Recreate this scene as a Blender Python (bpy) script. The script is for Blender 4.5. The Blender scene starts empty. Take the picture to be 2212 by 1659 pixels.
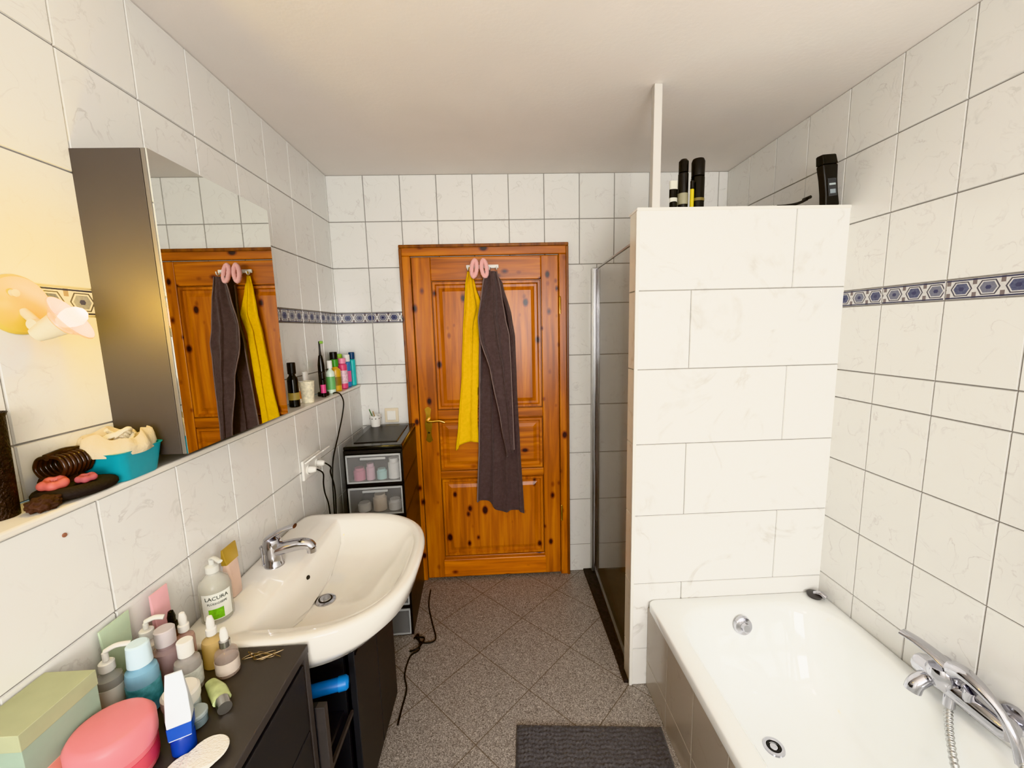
import bpy, bmesh, math, random
from mathutils import Vector, Matrix, noise
random.seed(7)
SC=bpy.context.scene; COL=SC.collection
try: SC.view_settings.view_transform='Khronos PBR Neutral'
except Exception: SC.view_settings.view_transform='Standard'
SC.view_settings.look='None'
SC.view_settings.exposure=0.5
# ------------------------------------------------------------ room numbers
D,XL,XR,H,PY,ZT=2.391,-.903,1.352,2.396,1.545,1.972
XW=-.800; ZL=1.242; YN=-2.2
WL={}
# ------------------------------------------------------------ materials
MC={}
def lin(c):
    return tuple(((v/255)/12.92 if v/255<=.04045 else ((v/255+.055)/1.055)**2.4) for v in c)
def newmat(name):
    m=bpy.data.materials.new(name); m.use_nodes=True
    nt=m.node_tree; b=nt.nodes['Principled BSDF']
    return m,nt,b
def M(name,rgb,rough=.5,metal=0,var=.06,scale=18,bump=0,bscale=150,alpha=1,emit=None,es=1,trans=0,coat=0,sheen=0,ior=1.45):
    if name in MC: return MC[name]
    m,nt,b=newmat(name); N=nt.nodes;L=nt.links
    c=lin(rgb)
    tc=N.new('ShaderNodeTexCoord'); no=N.new('ShaderNodeTexNoise'); no.inputs['Scale'].default_value=scale; no.inputs['Detail'].default_value=3
    L.new(tc.outputs['Object'],no.inputs['Vector'])
    r=N.new('ShaderNodeValToRGB'); r.color_ramp.elements[0].position=.3; r.color_ramp.elements[1].position=.7
    r.color_ramp.elements[0].color=(*[max(0,v*(1-var)) for v in c],1); r.color_ramp.elements[1].color=(*[min(1,v*(1+var)) for v in c],1)
    L.new(no.outputs['Fac'],r.inputs['Fac']); L.new(r.outputs['Color'],b.inputs['Base Color'])
    b.inputs['Roughness'].default_value=rough; b.inputs['Metallic'].default_value=metal; b.inputs['IOR'].default_value=ior
    b.inputs['Alpha'].default_value=alpha; b.inputs['Transmission Weight'].default_value=trans
    b.inputs['Coat Weight'].default_value=coat
    if sheen: b.inputs['Sheen Weight'].default_value=sheen
    if emit: b.inputs['Emission Color'].default_value=(*lin(emit),1); b.inputs['Emission Strength'].default_value=es
    if bump:
        n2=N.new('ShaderNodeTexNoise'); n2.inputs['Scale'].default_value=bscale; L.new(tc.outputs['Object'],n2.inputs['Vector'])
        bp=N.new('ShaderNodeBump'); bp.inputs['Strength'].default_value=bump; bp.inputs['Distance'].default_value=.004
        L.new(n2.outputs['Fac'],bp.inputs['Height']); L.new(bp.outputs['Normal'],b.inputs['Normal'])
    MC[name]=m; return m
def tilemat(name,base,vein,rough=.16,vs=9,bump=.05,thin=.02,bs=14):
    m,nt,b=newmat(name); N=nt.nodes;L=nt.links
    g=N.new('ShaderNodeNewGeometry')
    no=N.new('ShaderNodeTexNoise'); no.inputs['Scale'].default_value=vs; no.inputs['Detail'].default_value=6; no.inputs['Distortion'].default_value=.8
    L.new(g.outputs['Position'],no.inputs['Vector'])
    r=N.new('ShaderNodeValToRGB'); e=r.color_ramp.elements
    e[0].position=.5-thin; e[0].color=(*lin(base),1); e[1].position=.5+thin; e[1].color=(*lin(base),1)
    x=r.color_ramp.elements.new(.5); x.color=(*lin(vein),1)
    L.new(no.outputs['Fac'],r.inputs['Fac'])
    n3=N.new('ShaderNodeTexNoise'); n3.inputs['Scale'].default_value=12; n3.inputs['Detail'].default_value=4; L.new(g.outputs['Position'],n3.inputs['Vector'])
    r3=N.new('ShaderNodeValToRGB'); r3.color_ramp.elements[0].position=.45; r3.color_ramp.elements[1].position=.68
    L.new(n3.outputs['Fac'],r3.inputs['Fac'])
    mx=N.new('ShaderNodeMixRGB'); mx.inputs[1].default_value=(*lin(base),1)
    L.new(r3.outputs['Color'],mx.inputs[0]); L.new(r.outputs['Color'],mx.inputs[2]); L.new(mx.outputs[0],b.inputs['Base Color'])
    b.inputs['Roughness'].default_value=rough
    n2=N.new('ShaderNodeTexNoise'); n2.inputs['Scale'].default_value=bs; n2.inputs['Detail'].default_value=1; L.new(g.outputs['Position'],n2.inputs['Vector'])
    bp=N.new('ShaderNodeBump'); bp.inputs['Strength'].default_value=bump; bp.inputs['Distance'].default_value=.01
    L.new(n2.outputs['Fac'],bp.inputs['Height']); L.new(bp.outputs['Normal'],b.inputs['Normal'])
    MC[name]=m; return m
def mathn(nt,op,a,b=None,c=None):
    n=nt.nodes.new('ShaderNodeMath'); n.operation=op
    for i,v in enumerate((a,b,c)):
        if v is None: continue
        if isinstance(v,(int,float)): n.inputs[i].default_value=v
        else: nt.links.new(v,n.inputs[i])
    return n.outputs[0]
def bordermat():
    m,nt,b=newmat('border_tile'); N=nt.nodes;L=nt.links
    uv=N.new('ShaderNodeUVMap'); uv.uv_map='UVMap'; s=N.new('ShaderNodeSeparateXYZ'); L.new(uv.outputs[0],s.inputs[0])
    U=mathn(nt,'DIVIDE',mathn(nt,'ADD',s.outputs[0],8.0),.066); V=s.outputs[1]
    fu=mathn(nt,'ABSOLUTE',mathn(nt,'SUBTRACT',mathn(nt,'FRACT',U),.5)); v=mathn(nt,'ABSOLUTE',mathn(nt,'SUBTRACT',V,.5))
    par=mathn(nt,'MODULO',mathn(nt,'FLOOR',U),2.0)
    e1=mathn(nt,'MAXIMUM',mathn(nt,'MULTIPLY',v,2.5),mathn(nt,'ADD',mathn(nt,'MULTIPLY',fu,2.2),mathn(nt,'MULTIPLY',v,1.0)))
    med=mathn(nt,'LESS_THAN',e1,.68)
    core=mathn(nt,'LESS_THAN',e1,.24)
    ring=mathn(nt,'MULTIPLY',mathn(nt,'GREATER_THAN',e1,.80),mathn(nt,'LESS_THAN',e1,.93))
    bands=mathn(nt,'MULTIPLY',mathn(nt,'GREATER_THAN',v,.42),mathn(nt,'LESS_THAN',v,.49))
    side=mathn(nt,'MULTIPLY',mathn(nt,'GREATER_THAN',fu,.42),mathn(nt,'GREATER_THAN',v,.2))
    no=N.new('ShaderNodeTexNoise'); no.inputs['Scale'].default_value=160; g=N.new('ShaderNodeNewGeometry'); L.new(g.outputs['Position'],no.inputs['Vector'])
    def mix(f,a,bb):
        x=N.new('ShaderNodeMixRGB')
        for i,vv in enumerate((f,a,bb)):
            if isinstance(vv,tuple): x.inputs[i].default_value=(*lin(vv),1)
            else: L.new(vv,x.inputs[i])
        return x.outputs[0]
    base=mix(no.outputs['Fac'],(226,224,220),(190,188,190))
    mc=mix(par,(40,46,88),(104,104,118))
    mc=mix(mathn(nt,'MULTIPLY',no.outputs['Fac'],.5),mc,(150,154,176))
    c=mix(ring,base,(78,74,84)); c=mix(side,c,(120,108,108)); c=mix(med,c,mc); c=mix(core,c,(62,64,96)); c=mix(bands,c,(48,50,78))
    L.new(c,b.inputs['Base Color']); b.inputs['Roughness'].default_value=.2
    return m
def woodmat(name,ax,dark=1.0):
    m,nt,b=newmat(name); N=nt.nodes;L=nt.links
    g=N.new('ShaderNodeNewGeometry')
    mp=N.new('ShaderNodeMapping'); sc=[26,26,26]; sc[ax]=1.6; mp.inputs['Scale'].default_value=sc
    L.new(g.outputs['Position'],mp.inputs['Vector'])
    no=N.new('ShaderNodeTexNoise'); no.inputs['Scale'].default_value=1.3; no.inputs['Detail'].default_value=5; no.inputs['Distortion'].default_value=.5
    L.new(mp.outputs[0],no.inputs['Vector'])
    r=N.new('ShaderNodeValToRGB'); e=r.color_ramp.elements
    e[0].position=.3; e[0].color=(*[v*dark for v in lin((138,68,2))],1); e[1].position=.72; e[1].color=(*[v*dark for v in lin((204,122,14))],1)
    x=e.new(.5); x.color=(*[v*dark for v in lin((176,94,6))],1)
    L.new(no.outputs['Fac'],r.inputs['Fac'])
    mk=N.new('ShaderNodeMapping'); s2=[14,.01,14]; s2[ax]=9; mk.inputs['Scale'].default_value=s2; mk.inputs['Location'].default_value=(.3,0,.7+ax)
    L.new(g.outputs['Position'],mk.inputs['Vector'])
    vo=N.new('ShaderNodeTexVoronoi'); vo.inputs['Scale'].default_value=1; L.new(mk.outputs[0],vo.inputs['Vector'])
    sep=N.new('ShaderNodeSeparateXYZ'); L.new(vo.outputs['Color'],sep.inputs[0])
    size=mathn(nt,'MULTIPLY_ADD',sep.outputs[0],.18,.0)
    kn=mathn(nt,'SUBTRACT',vo.outputs['Distance'],size)
    kr=N.new('ShaderNodeValToRGB'); kr.color_ramp.elements[0].position=0; kr.color_ramp.elements[0].color=(*lin((62,26,8)),1)
    kr.color_ramp.elements[1].position=.14; kr.color_ramp.elements[1].color=(1,1,1,1); k2=kr.color_ramp.elements.new(.04); k2.color=(*lin((170,124,86)),1)
    L.new(kn,kr.inputs['Fac'])
    mx=N.new('ShaderNodeMixRGB'); mx.blend_type='MULTIPLY'; mx.inputs[0].default_value=1
    L.new(r.outputs['Color'],mx.inputs[1]); L.new(kr.outputs['Color'],mx.inputs[2]); L.new(mx.outputs[0],b.inputs['Base Color'])
    b.inputs['Roughness'].default_value=.34
    MC[name]=m; return m
def floormat():
    m,nt,b=newmat('terrazzo_floor'); N=nt.nodes;L=nt.links
    g=N.new('ShaderNodeNewGeometry')
    vo=N.new('ShaderNodeTexVoronoi'); vo.inputs['Scale'].default_value=330; L.new(g.outputs['Position'],vo.inputs['Vector'])
    s=N.new('ShaderNodeSeparateXYZ'); L.new(vo.outputs['Color'],s.inputs[0])
    r=N.new('ShaderNodeValToRGB'); r.color_ramp.interpolation='CONSTANT'; e=r.color_ramp.elements
    e[0].position=0; e[0].color=(*lin((128,122,117)),1); e[1].position=.22; e[1].color=(*lin((160,153,147)),1)
    for p,c in((.5,(176,168,161)),(.7,(144,137,131)),(.86,(200,193,186)),(.95,(102,97,94))):
        x=e.new(p); x.color=(*lin(c),1)
    L.new(s.outputs[0],r.inputs['Fac'])
    sp=N.new('ShaderNodeSeparateXYZ'); L.new(g.outputs['Position'],sp.inputs[0])
    u=mathn(nt,'MULTIPLY',mathn(nt,'ADD',sp.outputs[0],sp.outputs[1]),.70711); v=mathn(nt,'MULTIPLY',mathn(nt,'SUBTRACT',sp.outputs[1],sp.outputs[0]),.70711)
    T=.31
    def gl(w,c0):
        f=mathn(nt,'FRACT',mathn(nt,'DIVIDE',mathn(nt,'ADD',w,T*20-c0+T/2),T))
        d=mathn(nt,'ABSOLUTE',mathn(nt,'SUBTRACT',f,.5)); return mathn(nt,'GREATER_THAN',d,.5-.0017/T)
    gm=mathn(nt,'MAXIMUM',gl(u,1.319),gl(v,1.488))
    mx=N.new('ShaderNodeMixRGB'); L.new(gm,mx.inputs[0]); L.new(r.outputs['Color'],mx.inputs[1]); mx.inputs[2].default_value=(*lin((112,102,92)),1)
    L.new(mx.outputs[0],b.inputs['Base Color']); b.inputs['Roughness'].default_value=.38
    return m
m_tile=tilemat('white_marbled_tile',(229,228,224),(209,206,202),vs=12)
m_marble=tilemat('large_marble_tile',(240,239,236),(206,203,198),vs=3.5,rough=.22,bump=.01,thin=.028)
m_beige=tilemat('beige_tile',(238,230,214),(224,212,194),vs=5,bump=.01)
m_apron=tilemat('grey_beige_tile',(188,178,166),(176,166,154),vs=5,bump=.01)
m_grout=M('grout_grey',(142,138,134),.9,bump=.2)
m_groutl=M('grout_light',(150,147,142),.9)
m_border=bordermat()
m_floor=floormat()
m_ceil=M('ceiling_plaster',(247,241,235),.85,var=.025,scale=2.5,bump=.12,bscale=60)
m_white=M('white_paint',(236,233,228),.45,var=.02)
m_pole=M('grey_white_paint',(206,202,196),.5,var=.02)
m_ledge=M('cream_ledge',(232,227,217),.25,var=.03)
m_wv=woodmat('pine_vertical',2); m_wh=woodmat('pine_horizontal',0); m_wd=woodmat('pine_dark_edge',2,.45)
m_wlight=woodmat('pine_light_board',0,1.25)
m_ceram=M('white_ceramic',(240,237,230),.07,var=.01,coat=.4)
m_enam=M('white_enamel',(244,246,245),.08,var=.01,coat=.5)
m_chrome=M('chrome',(196,196,202),.12,1,var=.02)
m_alu=M('brushed_aluminium',(190,190,188),.3,1,var=.04)
m_brass=M('polished_brass',(216,172,84),.2,1,var=.05)
m_mirror=M('mirror_glass',(232,234,230),.0,1,var=.0)
m_grey=M('dark_grey_laminate',(72,69,69),.42,var=.06,scale=6)
m_grey2=M('anthracite_laminate',(50,51,54),.4,var=.06,scale=6)
m_black=M('black_plastic',(24,23,24),.35,var=.1)
m_blackg=M('glossy_black',(14,14,15),.15,var=.1)
m_wplast=M('white_plastic',(236,234,228),.35,var=.02)
m_cplast=M('cream_plastic',(226,214,190),.35,var=.02)
m_strip=M('grey_edge_strip',(112,107,102),.3,var=.02)
m_rubber=M('black_cable',(20,20,20),.5)
m_glass=M('tinted_shower_glass',(190,184,172),.03,var=.02,alpha=.16)
m_clear=M('clear_plastic',(210,208,204),.12,var=.02,alpha=.4)
m_clearb=M('clear_drawer_plastic',(176,176,176),.12,var=.03,alpha=.24)
m_clearr=M('clear_drawer_rim',(196,198,198),.2,var=.03,alpha=.7)
m_towy=M('yellow_terry',(238,190,18),.95,var=.06,scale=60,bump=.7,bscale=300,sheen=.1)
m_towg=M('charcoal_grey_terry',(92,79,80),.95,var=.12,scale=60,bump=.8,bscale=300,sheen=.2)
m_hem=M('towel_hem',(132,116,114),.9,bump=.5,bscale=300)
m_hemy=M('yellow_hem',(220,176,14),.9,bump=.5,bscale=300)
m_pink=M('pink_fluff',(240,184,180),.95,bump=.5,bscale=260,sheen=.3)
m_mat=M('charcoal_chenille',(90,88,91),.95,var=.2,scale=80,bump=.6,bscale=300,sheen=.3)
# ------------------------------------------------------------ mesh helpers
def setlab(o,label,cat,group=None):
    o['label']=label; o['category']=cat
    if group:o['group']=group
def thing(name,label,cat,loc,group=None):
    o=bpy.data.objects.new(name,None); o.empty_display_size=.02; COL.objects.link(o); o.location=loc; WL[o]=Vector(loc); setlab(o,label,cat,group); return o
def mk(name,vs,fs,mat,parent=None,smooth=False,mi=None,uvs=None,origin=None):
    if parent is not None: off=WL[parent]
    elif origin is not None: off=Vector(origin)
    else:
        xs=[v[0] for v in vs];ys=[v[1] for v in vs];zs=[v[2] for v in vs]
        off=Vector(((min(xs)+max(xs))/2,(min(ys)+max(ys))/2,min(zs)))
    me=bpy.data.meshes.new(name); me.from_pydata([tuple(Vector(v)-off) for v in vs],[],fs)
    for m in (mat if isinstance(mat,(list,tuple)) else [mat]): me.materials.append(m)
    if mi: me.polygons.foreach_set('material_index',mi)
    if uvs:
        l=me.uv_layers.new(name='UVMap')
        for i,u in enumerate(uvs): l.data[i].uv=u
    me.update()
    bm=bmesh.new(); bm.from_mesh(me); bmesh.ops.recalc_face_normals(bm,faces=bm.faces) if smooth!='keep' else None; bm.to_mesh(me); bm.free()
    if smooth:
        me.polygons.foreach_set('use_smooth',[True]*len(me.polygons))
    o=bpy.data.objects.new(name,me); COL.objects.link(o)
    if parent is not None: o.parent=parent; WL[o]=off
    else: o.location=off; WL[o]=off
    return o
def autosm(o,ang=40):
    me=o.data
    bm=bmesh.new(); bm.from_mesh(me)
    for e in bm.edges:
        if len(e.link_faces)==2 and e.calc_face_angle(0)>math.radians(ang): e.smooth=False
    bm.to_mesh(me); bm.free(); return o
def boxg(lo,hi,bev=0.0,seg=2):
    bm=bmesh.new(); bmesh.ops.create_cube(bm,size=1)
    for v in bm.verts:
        v.co=Vector([(lo[i]+hi[i])/2+v.co[i]*(hi[i]-lo[i]) for i in range(3)])
    if bev: bmesh.ops.bevel(bm,geom=bm.edges[:],offset=min(bev,.45*min(hi[i]-lo[i] for i in range(3))),segments=seg,affect='EDGES',profile=.5)
    bm.verts.index_update(); vs=[v.co.copy() for v in bm.verts]; fs=[[v.index for v in f.verts] for f in bm.faces]; bm.free(); return vs,fs
def box(name,lo,hi,mat,parent=None,bev=.003,rot=None,piv=None):
    vs,fs=boxg(lo,hi,bev)
    if rot is not None:
        p=Vector(piv) if piv is not None else Vector([(lo[i]+hi[i])/2 for i in range(3)]); vs=[p+rot@(v-p) for v in vs]
    return mk(name,vs,fs,mat,parent,False)
def join(parts):
    V=[];Fs=[]
    for vs,fs in parts:
        n=len(V); V+=list(vs); Fs+=[[i+n for i in f] for f in fs]
    return V,Fs
def boxes(name,lst,mat,parent=None,bev=.002):
    V,Fs=join([boxg(a,b,bev) for a,b in lst]); return mk(name,V,Fs,mat,parent,False)
def latheg(prof,loc=(0,0,0),axis=None,seg=32,sx=1,sy=1,rz=0):
    R=Vector((0,0,1)).rotation_difference(Vector(axis).normalized()).to_matrix() if axis is not None else Matrix.Rotation(rz,3,'Z')
    vs=[];fs=[];n=len(prof); L=Vector(loc)
    for r,z in prof:
        for k in range(seg):
            a=2*math.pi*k/seg; vs.append(L+R@Vector((r*math.cos(a)*sx,r*math.sin(a)*sy,z)))
    for i in range(n-1):
        for k in range(seg):
            a=i*seg+k;b=i*seg+(k+1)%seg; fs.append([a,b,b+seg,a+seg])
    if prof[0][0]>1e-5: fs.append(list(range(seg))[::-1])
    if prof[-1][0]>1e-5: fs.append([(n-1)*seg+k for k in range(seg)])
    return vs,fs
def lathe(name,prof,mat,parent=None,loc=(0,0,0),axis=None,seg=32,sx=1,sy=1,ang=38,rz=0,caps=True):
    vs,fs=latheg(prof,loc,axis,seg,sx,sy,rz)
    if not caps: fs=[f for f in fs if len(f)==4]
    o=mk(name,vs,fs,mat,parent,True)
    bm=bmesh.new(); bm.from_mesh(o.data); bmesh.ops.remove_doubles(bm,verts=bm.verts,dist=1e-6); bm.to_mesh(o.data); bm.free()
    return autosm(o,ang)
def catmull(pts,k=8,closed=False):
    pts=[Vector(p) for p in pts]; n=len(pts); out=[]
    rng=range(n) if closed else range(n-1)
    for i in rng:
        if closed: p0,p1,p2,p3=pts[(i-1)%n],pts[i],pts[(i+1)%n],pts[(i+2)%n]
        else: p0,p1,p2,p3=pts[max(i-1,0)],pts[i],pts[i+1],pts[min(i+2,n-1)]
        for j in range(k):
            t=j/k; out.append(.5*((2*p1)+(p2-p0)*t+(2*p0-5*p1+4*p2-p3)*t*t+(3*p1-p0-3*p2+p3)*t**3))
    if not closed: out.append(pts[-1])
    return out
def tubeg(pts,r,seg=10,k=8,closed=False,smooth=True,rf=None,flat=1):
    P=catmull(pts,k,closed) if smooth else [Vector(p) for p in pts]
    n=len(P); vs=[];fs=[]; up=None
    for i in range(n):
        t=(P[(i+1)%n]-P[i-1]) if closed else (P[min(i+1,n-1)]-P[max(i-1,0)])
        t=t.normalized() if t.length>1e-9 else Vector((0,0,1))
        if up is None: up=t.orthogonal().normalized() if abs(t.z)>.9 else (Vector((0,0,1))-t*t.z).normalized()
        else:
            up=(up-t*up.dot(t)); up=up.normalized() if up.length>1e-9 else t.orthogonal().normalized()
        s=t.cross(up); rr=r*(rf(i/(n-1)) if rf else 1)
        for j in range(seg):
            a=2*math.pi*j/seg; vs.append(P[i]+(up*math.cos(a)*flat+s*math.sin(a))*rr)
    m=n if closed else n-1
    for i in range(m):
        for j in range(seg):
            a=i*seg+j;b=i*seg+(j+1)%seg;i2=((i+1)%n)*seg; fs.append([a,b,i2+(j+1)%seg,i2+j])
    if not closed: fs.append(list(range(seg))[::-1]); fs.append([(n-1)*seg+j for j in range(seg)])
    return vs,fs
def tube(name,pts,r,mat,parent=None,**k):
    vs,fs=tubeg(pts,r,**k); o=mk(name,vs,fs,mat,parent,True); return autosm(o,60)
def loft(name,loops,mat,parent=None,capend=True,capstart=False,ang=50):
    vs=[];fs=[];n=len(loops[0])
    for l in loops: vs+=[Vector(p) for p in l]
    for i in range(len(loops)-1):
        for k in range(n):
            a=i*n+k;b=i*n+(k+1)%n; fs.append([a,b,b+n,a+n])
    if capend: fs.append([(len(loops)-1)*n+k for k in range(n)])
    if capstart: fs.append(list(range(n))[::-1])
    o=mk(name,vs,fs,mat,parent,True); return autosm(o,ang)
def rrect(cx,cy,hx,hy,r,z,k=10):
    out=[]
    for (sx,sy,a0) in((1,1,0),(-1,1,90),(-1,-1,180),(1,-1,270)):
        for i in range(k+1):
            a=math.radians(a0+90*i/k); out.append((cx+sx*(hx-r)+r*math.cos(a),cy+sy*(hy-r)+r*math.sin(a),z))
    return out
def textmesh(s,size,name='label_text'):
    c=bpy.data.curves.new(name,'FONT'); c.body=s; c.size=size; c.align_x='CENTER'; c.align_y='CENTER'; c.resolution_u=2; c.extrude=.0002
    o=bpy.data.objects.new(name,c); COL.objects.link(o); bpy.context.view_layer.update()
    dg=bpy.context.evaluated_depsgraph_get(); me=bpy.data.meshes.new_from_object(o.evaluated_get(dg))
    vs=[v.co.copy() for v in me.vertices]; fs=[list(p.vertices) for p in me.polygons]
    bpy.data.objects.remove(o); bpy.data.meshes.remove(me); return vs,fs
def cyltext(s,size,mat,parent,center,r,ang,z,name='label_text'):
    vs,fs=textmesh(s,size); out=[]
    for v in vs:
        a=ang+v.x/r; rr=r+v.z+.0004; out.append((center[0]+rr*math.cos(a),center[1]+rr*math.sin(a),z+v.y))
    return mk(name,out,fs,mat,parent)
# ------------------------------------------------------------ tile panels
def tilepanel(O,U,V,Nn,ul,vl,border=None,gap=.0015,th=.004,rows=None):
    O,U,V,Nn=Vector(O),Vector(U),Vector(V),Vector(Nn)
    vs=[];fs=[];mi=[];uv=[]
    def P(u,v,d): return O+U*u+V*v+Nn*d
    def quad(ps,m,uvq=None):
        n=len(vs); vs.extend(ps); fs.append([n,n+1,n+2,n+3]); mi.append(m); uv.extend(uvq or [(0,0)]*4)
    u0,u1,v0,v1=ul[0],ul[-1],vl[0],vl[-1]
    quad([P(u0,v0,0),P(u1,v0,0),P(u1,v1,0),P(u0,v1,0)],1)
    def tile(a,b,c,d,m):
        a+=gap;b-=gap;c+=gap;d-=gap
        if b-a<.004 or d-c<.004:return
        e=.0015
        f=[P(a+e,c+e,th),P(b-e,c+e,th),P(b-e,d-e,th),P(a+e,d-e,th)]; g=[P(a,c,0),P(b,c,0),P(b,d,0),P(a,d,0)]
        quad(f,m,[(a,0),(b,0),(b,1),(a,1)])
        for i in range(4):
            j=(i+1)%4; quad([g[i],g[j],f[j],f[i]],m,[(a,0)]*4)
    for j in range(len(vl)-1):
        isb=border and abs(vl[j]-border)<1e-3
        cols=rows[j] if rows and rows.get(j) is not None else ul
        for i in range(len(cols)-1): tile(cols[i],cols[i+1],vl[j],vl[j+1],2 if isb else 0)
    return vs,fs,mi,uv
def panelobj(name,panels,mats,kind='structure',parent=None):
    V=[];Fs=[];MI=[];UV=[]
    for vs,fs,mi,uv in panels:
        n=len(V); V+=vs; Fs+=[[i+n for i in f] for f in fs]; MI+=mi; UV+=uv
    o=mk(name,V,Fs,mats,parent,'keep',MI,UV); o.data.polygons.foreach_set('use_smooth',[False]*len(o.data.polygons))
    if kind:o['kind']=kind
    return o
def lines(off,step,a,b):
    k=math.ceil((a-off)/step+1e-6); out=[a]
    while off+k*step<b-1e-6: out.append(off+k*step); k+=1
    return out+[b]
BZ=1.594
ZR=[0,.242,.492,.742,.992,1.242,1.351,BZ,1.654,1.901,2.151,H]
T3=[m_tile,m_grout,m_border]
XD=.43
cols=lines(-.7015,.2,XL,XR)
colsL=[c for c in cols if c<XD-.01]+[XD]
p1=tilepanel((0,D,0),(1,0,0),(0,0,1),(0,-1,0),colsL,[z for z in ZR if z<=1.901],BZ)
p2=tilepanel((0,D,0),(1,0,0),(0,0,1),(0,-1,0),[XD,.60,1.2,XR],[0,.178,.478,.778,1.078,1.378,1.678,1.901])
p3=tilepanel((0,D,0),(1,0,0),(0,0,1),(0,-1,0),cols,[1.901,2.151,H])
panelobj('wall_back',[p1,p2,p3],T3)
panelobj('wall_left',[tilepanel((XL,0,0),(0,1,0),(0,0,1),(1,0,0),lines(2.170,.2,YN,D),[z for z in ZR if z>=1.242],BZ)],T3)
panelobj('wall_left_lower',[tilepanel((XW-.004,0,0),(0,1,0),(0,0,1),(1,0,0),lines(.8,.2,YN,D),[0,.235,.485,.735,.985,1.228])],T3)
panelobj('wall_right',[tilepanel((XR,0,0),(0,1,0),(0,0,1),(-1,0,0),lines(2.182,.2,YN,D),ZR,BZ)],T3)
o=box('trim_1',(XL,YN,1.228),(XW+.006,D,1.242),m_ledge,bev=.004); o['kind']='structure'
def slab(name,lo,hi,mat):
    o=box(name,lo,hi,mat,bev=0); o['kind']='structure'; return o
slab('floor',(XL-.1,YN-.1,-.08),(XR+.1,D+.1,0),m_floor)
slab('ceiling',(XL-.1,YN-.1,H),(XR+.1,D+.1,H+.08),m_ceil)
wx0,wx1,wz0,wz1=-.25,1.15,.95,2.2
o=boxes('wall_near',[((XL,YN-.12,0),(wx0,YN,H)),((wx1,YN-.12,0),(XR,YN,H)),((wx0,YN-.12,0),(wx1,YN,wz0)),((wx0,YN-.12,wz1),(wx1,YN,H))],m_white,bev=0); o['kind']='structure'
w=thing('window_1','white framed bathroom window','window',((wx0+wx1)/2,YN-.06,wz0)); w['kind']='structure'; del w['category']
xm=(wx0+wx1)/2
boxes('window_frame',[((wx0,YN-.08,wz0),(wx0+.05,YN-.03,wz1)),((wx1-.05,YN-.08,wz0),(wx1,YN-.03,wz1)),((xm-.03,YN-.08,wz0),(xm+.03,YN-.03,wz1)),((wx0,YN-.08,wz0),(wx1,YN-.03,wz0+.05)),((wx0,YN-.08,wz1-.05),(wx1,YN-.03,wz1))],m_wplast,w)
# partition
rows={}
vl=[0,.172,.472,.772,1.072,1.372,1.672,1.972-.004]
PX0,PY1=.541,1.622
for j in range(7): rows[j]=[PX0,(.75 if (6-j)%2 else 1.143),XR]
f=tilepanel((0,PY,0),(1,0,0),(0,0,1),(0,-1,0),[PX0,XR],vl,rows=rows,gap=.0016)
l=tilepanel((PX0,0,0),(0,-1,0),(0,0,1),(-1,0,0),[-PY1,-PY],vl,gap=.0012)
l=(l[0],l[1],[3 if k==0 else k for k in l[2]],l[3])
b=tilepanel((0,PY1,0),(-1,0,0),(0,0,1),(0,1,0),[-XR,-PX0],vl,gap=.0012)
panelobj('wall_partition',[f,l,b],[m_marble,m_groutl,m_border,m_beige])
o=box('trim_2',(PX0-.006,PY-.007,ZT-.012),(XR,PY1+.006,ZT),m_ceram,bev=.003); o['kind']='structure'
o=box('trim_3',(PX0-.007,PY-.007,0),(PX0+.006,PY+.004,ZT-.012),m_wplast,bev=.002); o['kind']='structure'
o=box('trim_4',(.595,1.55,ZT),(.625,1.58,H),m_pole,bev=.003); o['kind']='structure'
# ------------------------------------------------------------ door
d=thing('door_1','orange varnished knotty pine panel door with frame','door',(-.045,D-.004,0)); d['kind']='structure'; del d['category']
yf=D-.004
fr=boxes('door_frame',[((-.517,yf-.028,0),(-.462,yf,1.957)),((.374,yf-.028,0),(.424,yf,1.957))],m_wv,d,.004)
boxes('door_frame_head',[((-.517,yf-.028,1.957),(.424,yf,2.012))],m_wh,d,.004)
boxes('door_frame_bead',[((-.522,yf-.036,0),(-.506,yf-.02,2.0)),((.413,yf-.036,0),(.429,yf-.02,2.0)),((-.522,yf-.036,2.0),(.429,yf-.02,2.018))],m_wd,d,.004)
leaf=box('door_leaf',(-.460,yf-.014,.01),(.373,yf-.002,1.953),m_wd,d,.002)
boxes('door_stile',[((-.458,yf-.024,.012),(-.352,yf-.013,1.95)),((.272,yf-.024,.012),(.371,yf-.013,1.95))],m_wv,d,.004)
boxes('door_rail',[((-.352,yf-.024,1.82),(.272,yf-.013,1.95)),((-.352,yf-.024,1.02),(.272,yf-.013,1.075)),((-.352,yf-.024,.655),(.272,yf-.013,.70)),((-.352,yf-.024,.012),(.272,yf-.013,.15))],m_wh,d,.004)
def rpanel(x0,x1,z0,z1,mat):
    y=yf-.014
    def rc(i,yy): return [(x0+i,yy,z0+i),(x1-i,yy,z0+i),(x1-i,yy,z1-i),(x0+i,yy,z1-i)]
    return loft('door_panel',[rc(.004,y),rc(.008,y-.014),rc(.020,y-.014),rc(.026,y-.004),rc(.040,y-.004),rc(.060,y-.011)],mat,d,ang=5)
rpanel(-.352,.272,1.075,1.82,m_wv); rpanel(-.352,.272,.70,1.02,m_wh); rpanel(-.352,.272,.15,.655,m_wv)
boxes('kick_board',[((-.358,yf-.036,.022),(.278,yf-.023,.135))],m_wlight,d,.005)
hx=-.407
pl=[]
for i in range(33):
    t=i/32; zz=.885+.215*t; wv=.017+.004*math.cos(t*4*math.pi); 
    if t<.06: wv*=t/.06*.8+.2
    if t>.94: wv*=(1-t)/.06*.8+.2
    pl.append((wv,zz))
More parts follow.
